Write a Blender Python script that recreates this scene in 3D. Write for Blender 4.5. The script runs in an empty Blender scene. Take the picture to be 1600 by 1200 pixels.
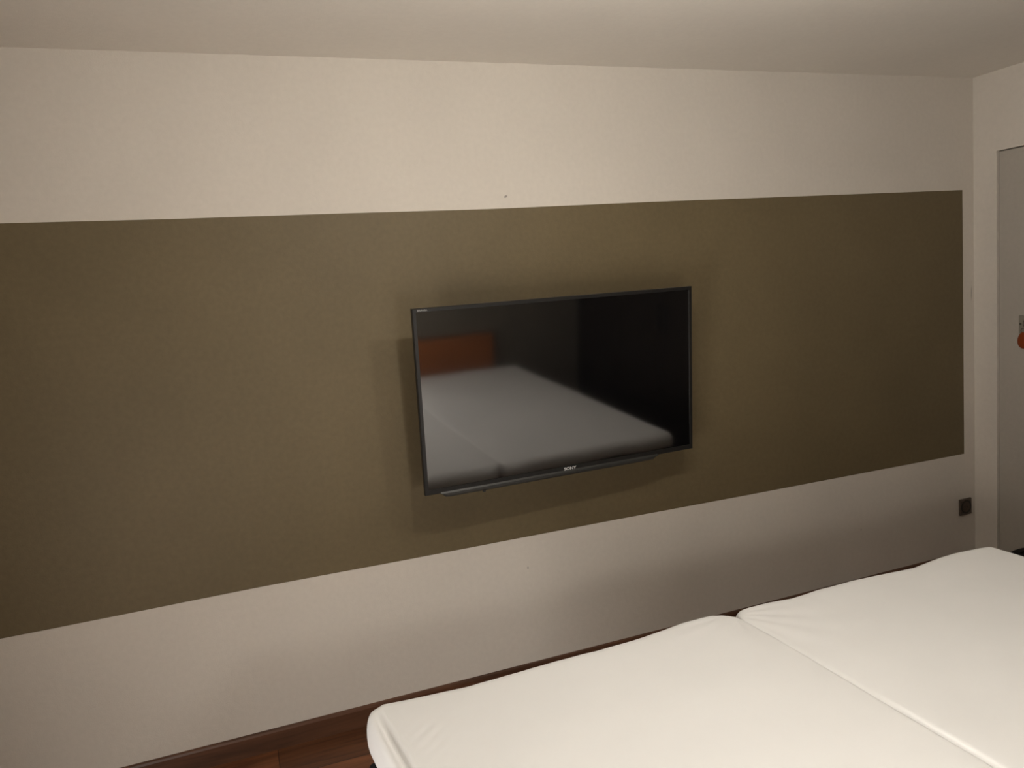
import bpy, bmesh, math, random
from mathutils import Vector, Matrix, noise

scene = bpy.context.scene
COL = scene.collection
random.seed(4)

# ------------------------------------------------------------------ basics
# metres. TV wall is the plane y = 0 (room is y < 0), floor z = 0, x runs right along the wall.
CAM_D, CAM_H = 2.70, 1.528
CEIL = 2.357
XR, XL = 3.392, -.98          # right / left wall
YB = -2.98                     # wall behind the headboard

def tag(o, label=None, cat=None, group=None, kind=None):
    if label: o['label'] = label
    if cat: o['category'] = cat
    if group: o['group'] = group
    if kind: o['kind'] = kind
    return o

def link_bm(name, bm, mat, parent=None, smooth=False):
    me = bpy.data.meshes.new(name)
    bm.normal_update()
    bm.to_mesh(me); bm.free()
    if smooth:
        for p in me.polygons: p.use_smooth = True
    me.materials.append(mat)
    o = bpy.data.objects.new(name, me)
    COL.objects.link(o)
    if parent: o.parent = parent
    return o

def empty(name, loc=(0, 0, 0), rot=(0, 0, 0)):
    o = bpy.data.objects.new(name, None)
    o.empty_display_size = 0.1
    COL.objects.link(o)
    o.location = loc; o.rotation_euler = rot
    return o

def box(bm, x0, x1, y0, y1, z0, z1, bevel=0.0, seg=2):
    r = bmesh.ops.create_cube(bm, size=1.0)
    vs = r['verts']
    for v in vs:
        v.co = Vector(((x0 + x1) / 2 + v.co.x * (x1 - x0), (y0 + y1) / 2 + v.co.y * (y1 - y0), (z0 + z1) / 2 + v.co.z * (z1 - z0)))
    if bevel > 0:
        es = set()
        for v in vs: es.update(v.link_edges)
        bmesh.ops.bevel(bm, geom=list(es), offset=bevel, segments=seg, affect='EDGES', profile=0.5)

def cyl(bm, c, r, h, axis='Z', seg=32, r2=None):
    m = Matrix.Translation(Vector(c))
    if axis == 'X': m = m @ Matrix.Rotation(math.pi / 2, 4, 'Y')
    if axis == 'Y': m = m @ Matrix.Rotation(math.pi / 2, 4, 'X')
    bmesh.ops.create_cone(bm, cap_ends=True, segments=seg, radius1=r, radius2=r if r2 is None else r2, depth=h, matrix=m)

# ------------------------------------------------------------------ materials
def new_mat(name):
    m = bpy.data.materials.new(name); m.use_nodes = True
    nt = m.node_tree
    return m, nt, nt.nodes['Principled BSDF']

def simple(name, col, rough=0.5, metal=0.0, spec=0.5, bump=None, ior=None):
    m, nt, b = new_mat(name)
    b.inputs['Base Color'].default_value = (*col, 1)
    b.inputs['Roughness'].default_value = rough
    b.inputs['Metallic'].default_value = metal
    b.inputs['Specular IOR Level'].default_value = spec
    if ior: b.inputs['IOR'].default_value = ior
    if bump:
        tc = nt.nodes.new('ShaderNodeTexCoord')
        n = nt.nodes.new('ShaderNodeTexNoise'); n.inputs['Scale'].default_value = bump[0]; n.inputs['Detail'].default_value = 4
        bp = nt.nodes.new('ShaderNodeBump'); bp.inputs['Strength'].default_value = bump[1]; bp.inputs['Distance'].default_value = bump[2]
        nt.links.new(tc.outputs['Object'], n.inputs['Vector'])
        nt.links.new(n.outputs['Fac'], bp.inputs['Height'])
        nt.links.new(bp.outputs['Normal'], b.inputs['Normal'])
    return m

def paint(name, col, var=0.06, marks=()):
    """matt wall paint: rollered stipple, faint blotches, and small worn marks at given places"""
    m, nt, b = new_mat(name)
    N, L = nt.nodes.new, nt.links.new
    tc = N('ShaderNodeTexCoord')
    big = N('ShaderNodeTexNoise'); big.inputs['Scale'].default_value = 2.2; big.inputs['Detail'].default_value = 5
    fine = N('ShaderNodeTexNoise'); fine.inputs['Scale'].default_value = 260; fine.inputs['Detail'].default_value = 3
    mid = N('ShaderNodeTexNoise'); mid.inputs['Scale'].default_value = 55; mid.inputs['Detail'].default_value = 4
    for n in (big, fine, mid): L(tc.outputs['Object'], n.inputs['Vector'])
    ramp = N('ShaderNodeMapRange'); ramp.inputs['From Min'].default_value = .3; ramp.inputs['From Max'].default_value = .7
    ramp.inputs['To Min'].default_value = 1 - var; ramp.inputs['To Max'].default_value = 1 + var
    L(big.outputs['Fac'], ramp.inputs['Value'])
    r2 = N('ShaderNodeMapRange'); r2.inputs['From Min'].default_value = .3; r2.inputs['From Max'].default_value = .7
    r2.inputs['To Min'].default_value = 1 - var * .8; r2.inputs['To Max'].default_value = 1 + var * .8
    L(mid.outputs['Fac'], r2.inputs['Value'])
    mu = N('ShaderNodeMath'); mu.operation = 'MULTIPLY'
    L(ramp.outputs['Result'], mu.inputs[0]); L(r2.outputs['Result'], mu.inputs[1])
    vm = N('ShaderNodeVectorMath'); vm.operation = 'SCALE'; vm.inputs[0].default_value = col
    L(mu.outputs[0], vm.inputs['Scale'])
    out = vm.outputs[0]
    for (pos, sx, sz, ang, dark) in marks:
        mp = N('ShaderNodeMapping'); mp.vector_type = 'TEXTURE'
        mp.inputs['Location'].default_value = pos
        mp.inputs['Rotation'].default_value = (0, ang, 0)
        mp.inputs['Scale'].default_value = (sx, 1.0, sz)
        L(tc.outputs['Object'], mp.inputs['Vector'])
        ln = N('ShaderNodeVectorMath'); ln.operation = 'LENGTH'; L(mp.outputs[0], ln.inputs[0])
        mr = N('ShaderNodeMapRange'); mr.inputs['From Min'].default_value = .5; mr.inputs['From Max'].default_value = 1.0
        mr.inputs['To Min'].default_value = dark; mr.inputs['To Max'].default_value = 1.0
        L(ln.outputs['Value'], mr.inputs['Value'])
        sc = N('ShaderNodeVectorMath'); sc.operation = 'SCALE'
        L(out, sc.inputs[0]); L(mr.outputs['Result'], sc.inputs['Scale'])
        out = sc.outputs[0]
    L(out, b.inputs['Base Color'])
    b.inputs['Roughness'].default_value = .85
    b.inputs['Specular IOR Level'].default_value = .25
    bp = N('ShaderNodeBump'); bp.inputs['Strength'].default_value = .25; bp.inputs['Distance'].default_value = .002
    ad = N('ShaderNodeMath'); ad.operation = 'ADD'
    L(fine.outputs['Fac'], ad.inputs[0]); L(mid.outputs['Fac'], ad.inputs[1])
    L(ad.outputs[0], bp.inputs['Height']); L(bp.outputs['Normal'], b.inputs['Normal'])
    return m

def wood(name, c1, c2, rough, plank=None, grain_axis='X', spec=.4):
    m, nt, b = new_mat(name)
    N, L = nt.nodes.new, nt.links.new
    tc = N('ShaderNodeTexCoord')
    mp = N('ShaderNodeMapping')
    mp.inputs['Scale'].default_value = (1.2, 14, 14) if grain_axis == 'X' else (14, 14, 1.2)
    L(tc.outputs['Object'], mp.inputs['Vector'])
    n = N('ShaderNodeTexNoise'); n.inputs['Scale'].default_value = 2.5; n.inputs['Detail'].default_value = 8; n.inputs['Distortion'].default_value = .8
    L(mp.outputs[0], n.inputs['Vector'])
    cr = N('ShaderNodeValToRGB')
    cr.color_ramp.elements[0].position = .3; cr.color_ramp.elements[0].color = (*c1, 1)
    cr.color_ramp.elements[1].position = .72; cr.color_ramp.elements[1].color = (*c2, 1)
    L(n.outputs['Fac'], cr.inputs[0])
    out = cr.outputs[0]
    if plank:
        br = N('ShaderNodeTexBrick')
        br.inputs['Scale'].default_value = 1.0
        br.inputs['Brick Width'].default_value = plank[0]; br.inputs['Row Height'].default_value = plank[1]
        br.inputs['Mortar Size'].default_value = .0015; br.inputs['Mortar Smooth'].default_value = .3
        br.inputs['Color1'].default_value = (.62, .62, .62, 1); br.inputs['Color2'].default_value = (1.25, 1.2, 1.15, 1)
        br.inputs['Mortar'].default_value = (.15, .12, .1, 1); br.offset = .37
        L(tc.outputs['Object'], br.inputs['Vector'])
        mx = N('ShaderNodeMix'); mx.data_type = 'RGBA'; mx.blend_type = 'MULTIPLY'; mx.inputs[0].default_value = 1
        L(out, mx.inputs[6]); L(br.outputs['Color'], mx.inputs[7])
        out = mx.outputs[2]
    L(out, b.inputs['Base Color'])
    b.inputs['Roughness'].default_value = rough
    b.inputs['Specular IOR Level'].default_value = spec
    return m

def fabric(name, col, scale=900, strength=.12, sheen=.0):
    m, nt, b = new_mat(name)
    N, L = nt.nodes.new, nt.links.new
    tc = N('ShaderNodeTexCoord')
    n = N('ShaderNodeTexNoise'); n.inputs['Scale'].default_value = 5; n.inputs['Detail'].default_value = 3
    w = N('ShaderNodeTexNoise'); w.inputs['Scale'].default_value = scale
    L(tc.outputs['Object'], n.inputs['Vector']); L(tc.outputs['Object'], w.inputs['Vector'])
    mr = N('ShaderNodeMapRange'); mr.inputs['To Min'].default_value = .97; mr.inputs['To Max'].default_value = 1.03
    L(n.outputs['Fac'], mr.inputs['Value'])
    vm = N('ShaderNodeVectorMath'); vm.operation = 'SCALE'; vm.inputs[0].default_value = col
    L(mr.outputs['Result'], vm.inputs['Scale']); L(vm.outputs[0], b.inputs['Base Color'])
    bp = N('ShaderNodeBump'); bp.inputs['Strength'].default_value = strength; bp.inputs['Distance'].default_value = .0006
    L(w.outputs['Fac'], bp.inputs['Height']); L(bp.outputs['Normal'], b.inputs['Normal'])
    b.inputs['Roughness'].default_value = .9
    b.inputs['Specular IOR Level'].default_value = .2
    b.inputs['Sheen Weight'].default_value = sheen
    return m

WALL = (.665, .615, .548)
M_wall = paint('white wall paint', WALL, .025, marks=[
    ((1.017, 0, CAM_H + .354), .0085, .0050, -.5, .45),
    ((.992, 0, CAM_H - 1.068), .0045, .0060, 0, .6),
    ((3.375, 0, CAM_H - .170), .0035, .042, .04, .55),
    ((2.66, 0, CAM_H - 1.222), .006, .006, 0, .75)])
M_side = paint('side wall paint', WALL, .025)
M_ceil = paint('ceiling paint', (.78, .735, .665), .02)
M_band = paint('olive brown paint', (.146, .113, .061), .07)
M_band.node_tree.nodes['Principled BSDF'].inputs['Roughness'].default_value = .52
M_band.node_tree.nodes['Principled BSDF'].inputs['Specular IOR Level'].default_value = .32
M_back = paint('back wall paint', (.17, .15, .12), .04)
M_door = paint('grey beige door paint', (.43, .395, .345), .03)
M_base = wood('baseboard wood', (.055, .024, .012), (.14, .06, .03), .38, spec=.5)
M_floor = wood('red brown plank floor', (.085, .031, .013), (.24, .094, .040), .4, plank=(1.3, .19))
M_head = wood('orange veneer', (.27, .088, .026), (.38, .13, .042), .45)
M_sheet = fabric('white cotton sheet', (.865, .865, .86))
M_boxs = fabric('black bed base cloth', (.012, .012, .013), 500, .3)
M_metal = simple('black metal', (.012, .012, .013), .4, .3)
M_bezel = simple('dark tv plastic', (.008, .0075, .007), .45, 0, .5)
M_side_tv = simple('black tv edge', (.008, .008, .008), .5)
M_chin = simple('dark gloss tv strip', (.022, .022, .020), .40, 0, .5)
M_back_tv = simple('matt black tv shell', (.015, .015, .015), .6, bump=(300, .2, .001))
M_screen, _nt, _b = new_mat('glossy dark lcd glass')
_b.inputs['Base Color'].default_value = (.003, .003, .0035, 1)
_b.inputs['Roughness'].default_value = .06
_b.inputs['IOR'].default_value = 2.6
M_logo = simple('silver print', (.75, .75, .74), .35, .2)
M_socket = simple('dark brown socket plastic', (.055, .035, .022), .4, bump=(200, .1, .0005))
M_hole = simple('socket recess', (.012, .008, .006), .5)
M_pin = simple('brass contact', (.5, .4, .2), .3, 1)
M_plate = simple('grey plastic plate', (.24, .22, .18), .4)
M_ring = simple('dark grey ring', (.09, .08, .065), .4)
M_orange = simple('orange plastic tag', (.24, .045, .008), .4, bump=(90, .2, .001))
M_ward = wood('dark wardrobe laminate', (.010, .007, .005), (.022, .015, .010), .6, grain_axis='Z', spec=.2)
M_white_metal = simple('white enamelled metal', (.7, .7, .68), .4)
M_dark_bag = fabric('black bag cloth', (.010, .009, .009), 300, .3)

# ------------------------------------------------------------------ room
def slab(name, x0, x1, y0, y1, z0, z1, mat):
    bm = bmesh.new(); box(bm, x0, x1, y0, y1, z0, z1)
    return tag(link_bm(name, bm, mat), kind='structure')

T = .12
slab('floor', XL - T, XR + T, YB - T, T, -T, 0, M_floor)
slab('ceiling', XL - T, XR + T, YB - T, T, CEIL, CEIL + T, M_ceil)
wb = slab('wall_back', XL - T, XR + T, 0, T, 0, CEIL, M_wall)
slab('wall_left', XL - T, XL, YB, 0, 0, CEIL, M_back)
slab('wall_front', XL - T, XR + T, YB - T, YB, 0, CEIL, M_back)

# right wall with a door recess
D0, D1, DT = -.117, -.99, CAM_H + .474         # door opening y range and top
bm = bmesh.new()
box(bm, XR, XR + T, D0, 0, 0, CEIL)
box(bm, XR, XR + T, YB, D1, 0, CEIL)
box(bm, XR, XR + T, D1, D0, DT, CEIL)
bmesh.ops.remove_doubles(bm, verts=bm.verts, dist=1e-5)
tag(link_bm('wall_right', bm, M_side), kind='structure')

door = empty('door_1', (XR + .012, D0, 0)); tag(door, kind='structure')
bm = bmesh.new(); box(bm, 0, .04, -(D0 - D1) + .003, -.003, .022, DT - .004, .0015, 1)
link_bm('door_leaf', bm, M_door, door)
# grey lock plate with round rose, on the leaf
bm = bmesh.new(); box(bm, -.007, .0, -.050, .038, -.046, .036, .0025, 2)
plate = link_bm('lock_plate', bm, M_plate, door); plate.location = (0, -.140, CAM_H - .318)
tag(plate, 'square grey lock plate')
bm = bmesh.new()
seg = 40
def ring(bm, cx, cy, cz, R, r, n=40, k=8):
    rows = []
    for i in range(n):
        a = 2 * math.pi * i / n
        rows.append([bm.verts.new((cx + r * math.sin(2 * math.pi * j / k), cy + (R + r * math.cos(2 * math.pi * j / k)) * math.cos(a), cz + (R + r * math.cos(2 * math.pi * j / k)) * math.sin(a))) for j in range(k)])
    for i in range(n):
        for j in range(k):
            bm.faces.new((rows[i][j], rows[(i + 1) % n][j], rows[(i + 1) % n][(j + 1) % k], rows[i][(j + 1) % k]))
ring(bm, -.008, -.008, 0, .022, .0035)
box(bm, -.011, -.006, -.011, -.005, -.012, .012, .001, 1)
rg = link_bm('lock_ring', bm, M_ring, plate, True); tag(rg, 'dark round ring with a keyhole slot')
bm = bmesh.new(); cyl(bm, (-.008, .028, -.002), .005, .004, 'X', 16)
link_bm('screw', bm, M_ring, plate)

# orange oval tag hanging from the lock
tg = empty('key_tag', (XR + .001, D0 - .127, CAM_H - .395)); tag(tg, 'orange oval tag hanging under the grey lock plate on the door', 'key tag')
bm = bmesh.new()
bmesh.ops.create_uvsphere(bm, u_segments=32, v_segments=20, radius=1)
for v in bm.verts:
    v.co = Vector((v.co.x * .008, v.co.y * .027 * (1 - .12 * v.co.z), v.co.z * .038))
link_bm('tag_body', bm, M_orange, tg, True)
bm = bmesh.new(); ring(bm, -.001, 0, .045, .010, .0015, 24, 6)
link_bm('key_ring', bm, M_ring, tg, True)

# painted olive band on the TV wall, edge heights as painted (slightly uneven)
tz = [(-.95, .3235), (-.62, .3218), (-.1, .316), (.35, .3145), (.95, .3105), (1.7, .315), (3.318, .3167)]
bz = [(-.95, -.941), (-.6, -.9405), (0, -.937), (.6, -.942), (1.3, -.944), (2.1, -.950), (3.316, -.9555)]
def lerp_tab(tab, x):
    if x <= tab[0][0]: return tab[0][1]
    for (a, b), (c, d) in zip(tab, tab[1:]):
        if x <= c:
            t = (x - a) / (c - a); t = t * t * (3 - 2 * t) * .35 + t * .65
            return b + (d - b) * t
    return tab[-1][1]
bm = bmesh.new()
n = 120; xs = [XL + .10 + (3.3185 - XL - .10) * i / n for i in range(n + 1)]
cols = []
for x in xs:
    cols.append([bm.verts.new((x, y, CAM_H + lerp_tab(tb, x))) for (y, tb) in ((-.0012, tz), (-.0012, bz), (0.001, bz), (0.001, tz))])
for a, b in zip(cols, cols[1:]):
    for k in range(4):
        bm.faces.new((a[k], a[(k + 1) % 4], b[(k + 1) % 4], b[k]))
bm.faces.new(cols[0]); bm.faces.new(cols[-1][::-1])
bmesh.ops.recalc_face_normals(bm, faces=bm.faces)
band = link_bm('painted_band', bm, M_band, wb); tag(band, 'wide olive brown painted band')

def baseboard(name, pts):
    # pts: start, end in plan; profile extruded 12 mm into the room, 70 mm high with a chamfered top
    (xa, ya), (xb, yb), (nx, ny) = pts
    bm = bmesh.new()
    prof = [(0, 0), (.014, 0), (.012, .064), (.009, .071), (.003, .074), (0, .074)]
    A = [bm.verts.new((xa + nx * d, ya + ny * d, h)) for d, h in prof]
    B = [bm.verts.new((xb + nx * d, yb + ny * d, h)) for d, h in prof]
    k = len(prof)
    for i in range(k): bm.faces.new((A[i], A[(i + 1) % k], B[(i + 1) % k], B[i]))
    bm.faces.new(A); bm.faces.new(B[::-1])
    bmesh.ops.recalc_face_normals(bm, faces=bm.faces)
    tag(link_bm(name, bm, M_base), kind='structure')
baseboard('baseboard_back', ((XL, 0), (XR, 0), (0, -1)))
baseboard('baseboard_right', ((XR, D1), (XR, -1.29), (-1, 0)))
baseboard('baseboard_left', ((XL, -.014), (XL, -1.84), (1, 0)))

# ------------------------------------------------------------------ wall socket
sk = empty('wall_socket', (3.318, 0, CAM_H - 1.222)); tag(sk, 'square dark brown power socket low on the wall beside the corner', 'power socket')
bm = bmesh.new(); box(bm, -.040, .040, -.010, 0, -.041, .041, .004, 3)
link_bm('cover_plate', bm, simple('grey brown frame plastic', (.095, .070, .052), .45), sk)
bm = bmesh.new()
nn = 40
def annulus(bm, r0, r1, ya, yb):
    A = []; 
    for i in range(nn):
        a = 2 * math.pi * i / nn; c, s = math.cos(a), math.sin(a)
        A.append((bm.verts.new((r0 * c, ya, r0 * s)), bm.verts.new((r1 * c, ya, r1 * s)), bm.verts.new((r0 * c, yb, r0 * s))))
    for i in range(nn):
        p, q = A[i], A[(i + 1) % nn]
        bm.faces.new((p[0], q[0], q[1], p[1])); bm.faces.new((p[0], p[2], q[2], q[0]))
    bm.faces.new([a[2] for a in A])
annulus(bm, .026, .034, -.0112, -.0105)
link_bm('socket_insert', bm, M_hole, sk)
bm = bmesh.new(); box(bm, -.030, .030, -.0108, -.0098, -.030, .030, .0004, 1)
link_bm('insert_frame', bm, M_socket, sk)
for s in (-1, 1):
    bm = bmesh.new(); cyl(bm, (s * .0095, -.0113, 0), .0028, .001, 'Y', 16)
    link_bm('pin_hole', bm, M_metal, sk)

# ------------------------------------------------------------------ television
TW, TH = 1.1000, .6380
TILT, YAW = .070, .042
tv = empty('television', (1.118, -.200, CAM_H - .3462)); tv.rotation_euler = (TILT, 0, YAW)
tag(tv, 'black flat screen television on the olive brown band of the wall', 'television')
# local: front face at y=0 plane, body behind (+y); rotation about X tips the top toward +/-y
hw, hh = TW / 2, TH / 2
bz_s, bz_t, bz_b = .0125, .0125, .018
bm = bmesh.new()                           # bezel: mitred ring, bevelled outward
o_ = [(-hw, -hh), (hw, -hh), (hw, hh), (-hw, hh)]
i_ = [(-hw + bz_s, -hh + bz_b), (hw - bz_s, -hh + bz_b), (hw - bz_s, hh - bz_t), (-hw + bz_s, hh - bz_t)]
e = .002
loops = [[bm.verts.new((x, .018, z)) for x, z in o_],
         [bm.verts.new((x, e, z)) for x, z in o_],
         [bm.verts.new((x * (1 - e / hw), 0, z * (1 - e / hh))) for x, z in o_],
         [bm.verts.new((x, 0, z)) for x, z in i_],
         [bm.verts.new((x, .004, z)) for x, z in i_]]
for A, B in zip(loops, loops[1:]):
    for k in range(4): bm.faces.new((A[k], A[(k + 1) % 4], B[(k + 1) % 4], B[k]))
bmesh.ops.recalc_face_normals(bm, faces=bm.faces)
link_bm('bezel', bm, M_bezel, tv)
bm = bmesh.new(); box(bm, -hw + bz_s - .002, hw - bz_s + .002, .003, .008, -hh + bz_b - .002, hh - bz_t + .002)
link_bm('screen', bm, M_screen, tv)
bm = bmesh.new(); box(bm, -hw + .001, hw - .001, .017, .022, -hh + .001, hh - .001, .001, 1)
link_bm('edge_trim', bm, M_side_tv, tv)
bm = bmesh.new()
box(bm, -hw + .012, hw - .012, .020, .034, -hh + .012, hh - .012, .005, 2)
box(bm, -hw + .16, hw - .16, .030, .066, -hh + .03, hh - .16, .014, 3)
shell = link_bm('rear_shell', bm, M_back_tv, tv)
# sound strip under the bottom bezel, bowed slightly downwards in its middle
bm = bmesh.new()
xa, xb = -hw + .055, hw - .165
ns = 48; rows = []
for i in range(ns + 1):
    t = i / ns; x = xa + (xb - xa) * t
    d = .017 * min(1, min(t, 1 - t) / .025) ** .5
    prof = [(.000, -hh + .004), (-.004, -hh - .002), (-.005, -hh - d * .55), (.002, -hh - d), (.022, -hh - d * .9), (.024, -hh + .004)]
    rows.append([bm.verts.new((x, y, z)) for y, z in prof])
for A, B in zip(rows, rows[1:]):
    k = len(A)
    for j in range(k): bm.faces.new((A[j], A[(j + 1) % k], B[(j + 1) % k], B[j]))
bm.faces.new(rows[0]); bm.faces.new(rows[-1][::-1])
bmesh.ops.recalc_face_normals(bm, faces=bm.faces)
link_bm('speaker_strip', bm, M_chin, tv)
bm = bmesh.new(); cyl(bm, (-hw + .215, .004, -hh - .019), .006, .006, 'Z', 16)
link_bm('infrared_window', bm, M_side_tv, tv)

def text_mesh(name, s, size, mat, parent, loc, extrude=.0004, spacing=1.0, sx=1.0):
    cu = bpy.data.curves.new(name + '_curve', 'FONT')
    cu.body = s; cu.size = size; cu.extrude = extrude; cu.align_x = 'CENTER'; cu.align_y = 'CENTER'
    cu.space_character = spacing; cu.offset = size * .018
    to = bpy.data.objects.new(name + '_tmp', cu); COL.objects.link(to)
    dg = bpy.context.evaluated_depsgraph_get(); dg.update()
    me = bpy.data.meshes.new_from_object(to.evaluated_get(dg))
    bpy.data.objects.remove(to); 
    me.materials.clear(); me.materials.append(mat)
    for v in me.vertices: v.co.x *= sx
    o = bpy.data.objects.new(name, me); COL.objects.link(o)
    o.parent = parent; o.location = loc; o.rotation_euler = (math.pi / 2, 0, 0)
    return o
lg = text_mesh('maker_logo', 'SONY', .0150, M_logo, tv, (.004, -.0012, -hh + .0085), sx=1.25)
tag(lg, 'small silver lettering reading SONY')
lg = text_mesh('range_logo', 'BRAVIA', .0085, simple('grey print', (.32, .32, .31), .4), tv, (-hw + .034, -.0008, hh - .0070), sx=1.2)
tag(lg, 'tiny grey lettering')

# ------------------------------------------------------------------ wall bracket holding it
br = empty('wall_bracket', (1.15, 0, CAM_H - .40)); tag(br, 'black metal bracket between the television and the wall', 'tv bracket')
bm = bmesh.new(); box(bm, -.22, .22, -.008, 0, -.11, .11, .002, 1)
link_bm('wall_plate', bm, M_metal, br)
for s in (-1, 1):
    bm = bmesh.new(); box(bm, s * .15 - .012, s * .15 + .012, -.124, -.006, -.10, .10, .002, 1)
    link_bm('arm', bm, M_metal, br)

# ------------------------------------------------------------------ bed
ZT = CAM_H - .92                # top of the mattresses, 0.608 m
def tab(t, x):
    if x <= t[0][0]: return t[0][1]
    for (a, b), (c, d) in zip(t, t[1:]):
        if x <= c: return b + (d - b) * (x - a) / (c - a)
    return t[-1][1]
# foot edge of the bed (world y) as seen along x, from left corner to right corner
def Y(v): return v - CAM_D
FOOT_ADD = .026        # padding roll beyond the upper edge line
footL = [(.19, Y(1.665)), (.24, Y(1.697)), (.30, Y(1.690)), (.45, Y(1.682)), (.56, Y(1.688)), (.67, Y(1.692)), (.79, Y(1.690)), (.92, Y(1.696)), (1.0, Y(1.705)), (1.06, Y(1.715)), (1.13, Y(1.722)), (1.21, Y(1.718))]
footR = [(1.21, Y(1.715)), (1.29, Y(1.725)), (1.42, Y(1.709)), (1.52, Y(1.716)), (1.65, Y(1.721)), (1.79, Y(1.712)), (1.88, Y(1.706)), (1.99, Y(1.722)), (2.07, Y(1.727)), (2.17, Y(1.720)), (2.22, Y(1.712))]
HEAD_Y = YB + .075
TH_M = .078

def mattress(name, x0, x1, foot, seam_side, parent):
    """rounded slab with small seam rounding, rolled outer edge, foot corner rounding, soft folds"""
    nx, ny, nz = 150, 190, 7
    bm = bmesh.new()
    # non-uniform samples, denser near the edges
    def samp(n):
        return [.5 - .5 * math.cos(math.pi * i / n) * (1 - .0) for i in range(n + 1)]
    us = [(.55 * (i / nx) + .45 * (.5 - .5 * math.cos(math.pi * i / nx))) for i in range(nx + 1)]
    vs_ = [(.6 * (i / ny) + .4 * (.5 - .5 * math.cos(math.pi * i / ny))) for i in range(ny + 1)]
    W = x1 - x0; Ln = 2.02
    def shape(u, v, w):
        # u,v,w in 0..1 ; w: 1 top
        px, py, pz = u * W, v * Ln, w * TH_M             # py measured from head
        rs = .055                                         # generic rounding
        dl, dr = px, W - px
        seam_d = dr if seam_side > 0 else dl
        out_d = dl if seam_side > 0 else dr
        df = Ln - py
        dh = py
        # vertical rounding profile
        def drop(d, r):
            if d >= r: return 0.0
            return r - math.sqrt(max(0.0, r * r - (r - d) ** 2))
        # outline rounding at the foot corners (plan)
        return px, py, pz, seam_d, out_d, df, dh
    def cubemap(u, v, w):
        px, py, pz = u * W, v * Ln, w * TH_M
        rlo = .012 if seam_side < 0 else .024
        rhi = .012 if seam_side > 0 else .035
        df = Ln - py
        # radii
        qx = min(max(px, rlo), W - rhi)
        ry = .05
        qy = min(max(py, ry), Ln - ry)
        sx = (px - qx) / (rlo if px < qx else rhi)
        sy = (py - qy) / ry
        # z radius: small along the seam, larger on the outer sides and foot
        seam = (sx < 0 and seam_side < 0) or (sx > 0 and seam_side > 0)
        rz = .010 if (seam and abs(sy) < 1e-6) else .042
        if seam and abs(sy) > 0: rz = .010 + .032 * abs(sy)
        rzb = .024
        if pz > TH_M - rz: qz = TH_M - rz; sz = (pz - qz) / rz; rr = rz
        elif pz < rzb: qz = rzb; sz = (pz - qz) / rzb; rr = rzb
        else: qz = pz; sz = 0; rr = rz
        m = max(abs(sx), abs(sy), abs(sz)); l = math.sqrt(sx * sx + sy * sy + sz * sz)
        k = m / l if l > 1e-9 else 1
        return (qx + sx * k * (rlo if sx < 0 else rhi), qy + sy * k * ry, qz + sz * k * rr)
    def final(u, v, w):
        x, y, z = cubemap(u, v, w)
        df = Ln - y
        # foot outline follows the traced, slightly wavy edge
        X = x0 + x
        fy = tab(foot, X) + (FOOT_ADD if seam_side > 0 else FOOT_ADD - .008)
        Yw = HEAD_Y + y * ((fy - HEAD_Y) / Ln)
        # plan rounding of the two foot corners
        sd = (W - x) if seam_side > 0 else x
        od = x if seam_side > 0 else (W - x)
        wf = math.exp(-max(0, df) / .20)
        cr = .078 if seam_side > 0 else .050
        if sd < cr and df < .3:
            Yw -= (cr - math.sqrt(max(0, cr * cr - (cr - sd) ** 2))) * math.exp(-df / .12)
        if od < .03 and df < .3:
            Yw -= (.03 - math.sqrt(max(0, .03 ** 2 - (.03 - od) ** 2))) * .8 * math.exp(-df / .10)
        # rolled outer rim: groove just inside the outer edge, fading towards the foot corner
        topw = max(0.0, min(1.0, (z - TH_M * .55) / (TH_M * .45)))
        if seam_side > 0:
            g = math.exp(-((od - .029 - .010 * min(1, df / .5)) / .0080) ** 2)
            fade = min(1, max(0, (df - .045) / .10))
            z -= .0150 * g * fade * topw
            # small diagonal puckers leaving the groove
            pk = math.exp(-((od - .11) / .05) ** 2) * min(1, max(0, (df - .10) / .08)) * math.exp(-((df - .22) / .14) ** 2)
            z += .0010 * pk * math.sin((df * 1.0 + od * .9) * 170) * topw
            X += .028 * min(1, max(0, df - .08) / .40) * max(0, 1 - od / .30)
            X -= .004 * math.exp(-(df - .3) ** 2 / .05) * (1 - min(1, od / .06))
        # broad softness of the padding
        p = Vector((X * 2.3, Yw * 2.3, 1.7 if seam_side > 0 else 8.1))
        z += .0055 * noise.noise(p) * topw * min(1, (od / .1)) 
        z += .0016 * noise.noise(p * 3.1) * topw
        # tension folds radiating from the seam / foot corner
        cx, cy = (1.21, Y(1.70))
        dx, dy = X - cx, Yw - cy
        r = math.hypot(dx, dy) + 1e-6; a = math.atan2(dy, dx)
        fold = math.exp(-(r / .34) ** 2) * min(1, r / .06)
        z += .0009 * fold * math.sin(a * 15 + 2.0 * noise.noise(Vector((X * 5, Yw * 5, 0)))) * topw
        # puckers across the foot edge
        z += .0016 * math.exp(-df / .16) * noise.noise(Vector((X * 22, Yw * 5, 3))) * topw * min(1, df / .04)
        # seam: sheet dips a little to the join, more at the foot
        z -= .006 * math.exp(-sd / .035) * (.4 + .9 * wf) * topw
        return Vector((X, Yw, ZT - TH_M + z))
    cache = {}
    def V(i, j, k):
        key = (i, j, k)
        if key not in cache:
            cache[key] = bm.verts.new(final(us[i], vs_[j], k / nz))
        return cache[key]
    # z sampling must hit the roundings: use custom map
    zs = [0, .10, .24, .45, .64, .78, .90, 1.0]
    cache.clear()
    def V(i, j, k):
        key = (i, j, k)
        if key not in cache:
            cache[key] = bm.verts.new(final(us[i], vs_[j], zs[k]))
        return cache[key]
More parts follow.
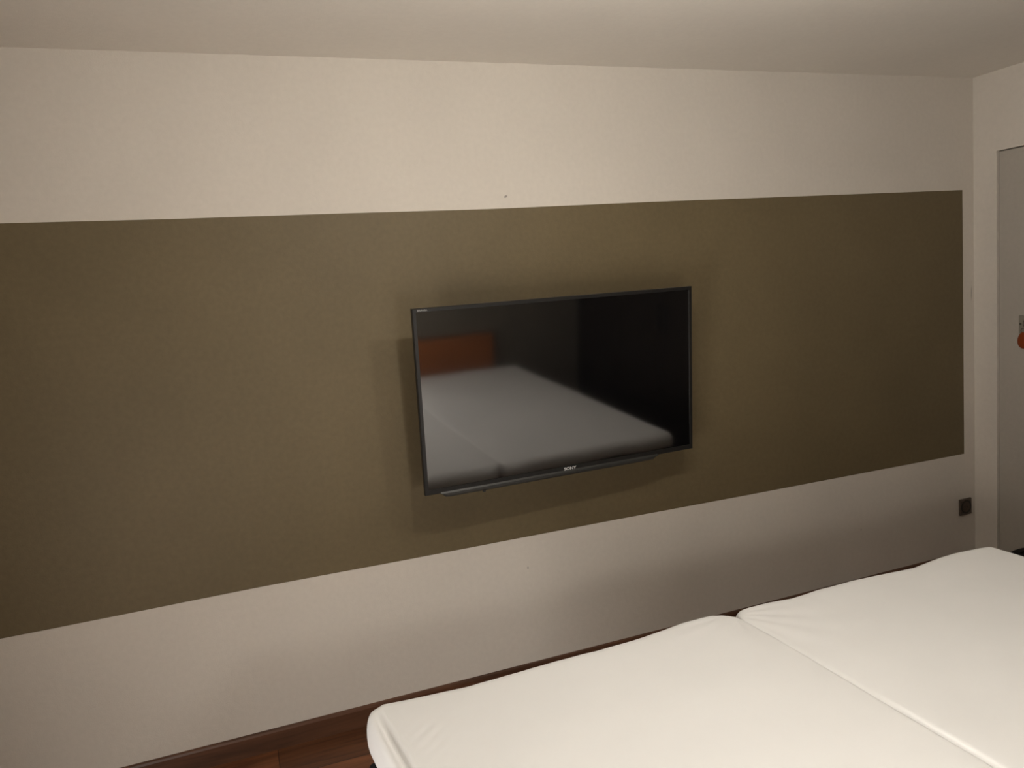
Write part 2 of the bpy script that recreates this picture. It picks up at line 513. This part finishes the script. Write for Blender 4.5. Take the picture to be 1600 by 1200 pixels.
    for i in range(nx):
        for j in range(ny):
            bm.faces.new((V(i, j, nz), V(i + 1, j, nz), V(i + 1, j + 1, nz), V(i, j + 1, nz)))
            bm.faces.new((V(i, j, 0), V(i, j + 1, 0), V(i + 1, j + 1, 0), V(i + 1, j, 0)))
    for k in range(nz):
        for i in range(nx):
            bm.faces.new((V(i, 0, k), V(i + 1, 0, k), V(i + 1, 0, k + 1), V(i, 0, k + 1)))
            bm.faces.new((V(i, ny, k), V(i, ny, k + 1), V(i + 1, ny, k + 1), V(i + 1, ny, k)))
        for j in range(ny):
            bm.faces.new((V(0, j, k), V(0, j, k + 1), V(0, j + 1, k + 1), V(0, j + 1, k)))
            bm.faces.new((V(nx, j, k), V(nx, j + 1, k), V(nx, j + 1, k + 1), V(nx, j, k + 1)))
    bmesh.ops.recalc_face_normals(bm, faces=bm.faces)
    return link_bm(name, bm, M_sheet, parent, True)

SEAM = 1.221
mL = mattress('mattress', .190, SEAM - .0006, footL, +1, None)
tag(mL, 'nearer white sheeted mattress, left of the join, with a rolled edge at its corner', 'mattress', 'two mattresses side by side on the double bed')
mR = mattress('mattress', SEAM + .0006, 2.225, footR, -1, None)
tag(mR, 'farther white sheeted mattress, right of the join, reaching towards the room corner', 'mattress', 'two mattresses side by side on the double bed')

ZB = ZT - TH_M
bed = empty('bed', (1.21, HEAD_Y + 1.0, 0)); tag(bed, 'dark double bed base carrying the two white mattresses, feet towards the wall', 'bed')
FOOT_BASE = -1.09
def bpart(name, mat, x0, x1, y0, y1, z0, z1, bev=.006):
    bm = bmesh.new(); box(bm, x0 - 1.21, x1 - 1.21, y0 - (HEAD_Y + 1.0), y1 - (HEAD_Y + 1.0), z0, z1, bev, 2)
    return link_bm(name, bm, mat, bed)
bpart('box_base', M_boxs, .181, 1.217, HEAD_Y + .01, FOOT_BASE, .12, ZB - .001, .012)
bpart('box_base', M_boxs, 1.223, 2.215, HEAD_Y + .01, FOOT_BASE, .12, ZB - .001, .012)
for lx in (.26, 1.15, 1.27, 2.16):
    for ly in (FOOT_BASE - .06, HEAD_Y + .08):
        bm = bmesh.new(); cyl(bm, (lx - 1.21, ly - (HEAD_Y + 1.0), .0605), .022, .121, 'Z', 24, .028)
        link_bm('leg', bm, M_metal, bed, True)
hb = bpart('headboard', M_head, .20, 2.06, YB + .001, YB + .045, .12, CAM_H - .675, .006)
tag(hb, 'orange brown wooden headboard')

# ------------------------------------------------------------------ black bag on the floor by the door
bag = empty('bag', (3.215, -.46, 0)); tag(bag, 'black item low on the floor by the door, past the far bed corner', 'bag')
bm = bmesh.new(); r_ = bmesh.ops.create_cube(bm, size=1.0)
bmesh.ops.subdivide_edges(bm, edges=bm.edges[:], cuts=9, use_grid_fill=True)
for v in bm.verts:
    x, y, z = v.co * 2
    k = (abs(x) ** 5 + abs(y) ** 5 + abs(z) ** 5) ** .2
    m_ = max(abs(x), abs(y), abs(z)); x, y, z = x * m_ / k, y * m_ / k, z * m_ / k
    sag = .012 * noise.noise(Vector((x * 2, y * 2, z * 2 + 4)))
    v.co = Vector((x * (.13 - .02 * z) + sag, y * (.165 - .025 * z), .108 + z * .106 + sag * (z > 0)))
link_bm('bag_body', bm, M_dark_bag, bag, True)
for s_ in (-1, 1):
    bm = bmesh.new(); prev = None
    for i_ in range(17):
        a = math.pi * i_ / 16
        c = Vector((s_ * .035 + s_ * .02 * math.sin(a), -.07 * math.cos(a), .200 + .035 * math.sin(a)))
        t_ = Vector((0, math.sin(a), math.cos(a))).normalized(); up = t_.cross(Vector((1, 0, 0)))
        q_ = [bm.verts.new(c + .005 * (math.cos(b) * Vector((1, 0, 0)) + math.sin(b) * up)) for b in [k * math.pi / 4 for k in range(8)]]
        if prev:
            for k in range(8): bm.faces.new((prev[k], prev[(k + 1) % 8], q_[(k + 1) % 8], q_[k]))
        prev = q_
    link_bm('handle', bm, M_dark_bag, bag, True)

# ------------------------------------------------------------------ wardrobe, seen only as a reflection in the screen
wd = empty('wardrobe', (XR - .025, -1.31, 0), (0, 0, math.pi)); tag(wd, 'tall dark wardrobe along the side wall, mirrored in the television screen', 'wardrobe')
# local: x into the room, y towards the headboard wall
bm = bmesh.new(); box(bm, 0, .56, .0, 1.64, .0, 2.16, .004, 1)
link_bm('carcass', bm, M_ward, wd)
for k in range(3):
    y0 = .004 + k * .545
    bm = bmesh.new(); box(bm, .562, .580, y0, y0 + .540, .05, 2.14, .003, 1)
    d_ = link_bm('door', bm, M_ward, wd)
    bm = bmesh.new(); cyl(bm, (.592, y0 + (.50 if k != 1 else .04), 1.05), .006, .16, 'Z', 16)
    link_bm('handle', bm, M_metal, d_)

# unseen door added in the left wall; its glowing pane gives low fill light
fd = empty('fill_door', (XL, -2.30, 0)); tag(fd, kind='structure')
bm = bmesh.new()
for (a, b, c, d) in ((-.45, -.37, 0, 2.04), (.37, .45, 0, 2.04), (-.45, .45, .96, 2.04), (-.45, .45, .0, .08)):
    box(bm, .0005, .035, a, b, c, d, .002, 1)
link_bm('door_leaf', bm, M_door, fd)
bm = bmesh.new(); box(bm, .010, .018, -.372, .372, .078, .962)
M_fill_pane, _nt, _b = new_mat('added glowing fill glass')
_b.inputs['Base Color'].default_value = (.75, .75, .74, 1); _b.inputs['Roughness'].default_value = .5
_b.inputs['Emission Color'].default_value = (1, .95, .90, 1); _b.inputs['Emission Strength'].default_value = 16.0
link_bm('fill_pane', bm, M_fill_pane, fd)

# reading lamp: bent arm from the headboard, milky globe low over the pillow end
rl = empty('reading_lamp', (.62, YB + .001, CAM_H - .60)); tag(rl, 'reading lamp with a bent arm and milky globe at the headboard', 'reading lamp')
bm = bmesh.new(); box(bm, -.04, .04, 0, .015, -.05, .05, .004, 2)
link_bm('mounting_plate', bm, M_metal, rl)
bm = bmesh.new()
pts = [Vector((0, .012, 0)), Vector((0, .10, .12)), Vector((0, .26, .21)), Vector((0, .42, .225)), Vector((0, .53, .15))]
prev = None
for i, p_ in enumerate(pts):
    d = (pts[min(i + 1, 4)] - pts[max(i - 1, 0)]).normalized(); up = d.cross(Vector((1, 0, 0)))
    rg_ = [bm.verts.new(p_ + .007 * (math.cos(a) * Vector((1, 0, 0)) + math.sin(a) * up)) for a in [k * math.pi / 5 for k in range(10)]]
    if prev:
        for k in range(10): bm.faces.new((prev[k], prev[(k + 1) % 10], rg_[(k + 1) % 10], rg_[k]))
    prev = rg_
link_bm('arm', bm, M_metal, rl, True)
GR = .10
bm = bmesh.new(); bmesh.ops.create_uvsphere(bm, u_segments=32, v_segments=20, radius=GR, matrix=Matrix.Translation((0, .53, .060)))
M_globe, _nt, _b = new_mat('lit milk glass')
_b.inputs['Base Color'].default_value = (.8, .8, .78, 1)
_b.inputs['Emission Color'].default_value = (1, .94, .86, 1)
_b.inputs['Emission Strength'].default_value = 1.55 / (math.pi * GR * GR)
link_bm('globe', bm, M_globe, rl, True)

# ------------------------------------------------------------------ lamps
WARM = (1.0, .955, .88)
SPY = -1.52
def glow(name, strength, col):
    m, nt, b = new_mat(name)
    b.inputs['Base Color'].default_value = (.8, .8, .78, 1)
    b.inputs['Emission Color'].default_value = (*col, 1)
    b.inputs['Emission Strength'].default_value = strength
    return m
sb = empty('ceiling_lamp', (.90, SPY, CEIL)); tag(sb, 'white ceiling bar with two small milky bulbs hanging on short stems above the bed', 'ceiling lamp')
bm = bmesh.new(); box(bm, -.36, .36, -.03, .03, -.022, 0, .004, 2)
link_bm('bar', bm, M_white_metal, sb)
PW = 62.0
for px, w_ in ((-.27, 15.7), (.27, 12.5)):
    bm = bmesh.new(); cyl(bm, (px, 0, -.105), .006, .17, 'Z', 16); cyl(bm, (px, 0, -.190), .018, .03, 'Z', 32)
    hd = link_bm('bulb_holder', bm, M_white_metal, sb)
    bm = bmesh.new(); bmesh.ops.create_uvsphere(bm, u_segments=24, v_segments=16, radius=.020, matrix=Matrix.Translation((px, 0, -.238)))
    link_bm('bulb', bm, glow('lit bulb', PW * w_, WARM), sb, True)

w = bpy.data.worlds.new('night'); scene.world = w; w.use_nodes = True
w.node_tree.nodes['Background'].inputs[0].default_value = (.02, .022, .03, 1)
w.node_tree.nodes['Background'].inputs[1].default_value = .3

# ------------------------------------------------------------------ camera
yaw, pitch, roll = .3498, .1186, -.0774
F = 1193.4
cy, sy = math.cos(yaw), math.sin(yaw)
f = Vector((sy * math.cos(pitch), cy * math.cos(pitch), -math.sin(pitch)))
r0 = Vector((cy, -sy, 0)); u0 = r0.cross(f)
r = math.cos(roll) * r0 + math.sin(roll) * u0
u = -math.sin(roll) * r0 + math.cos(roll) * u0
cam = bpy.data.cameras.new('camera'); co = bpy.data.objects.new('camera', cam); COL.objects.link(co)
m = Matrix.Identity(4)
for i in range(3):
    m[i][0], m[i][1], m[i][2] = r[i], u[i], -f[i]
m.translation = Vector((0, -CAM_D, CAM_H))
co.matrix_world = m
cam.sensor_fit = 'HORIZONTAL'; cam.sensor_width = 36; cam.lens = 36 * F / 1600
cam.clip_start = .02
scene.camera = co

vs = scene.view_settings
vs.view_transform = 'Standard'; vs.look = 'None'; vs.gamma = 1; vs.use_curve_mapping = False
vs.exposure = 0.0
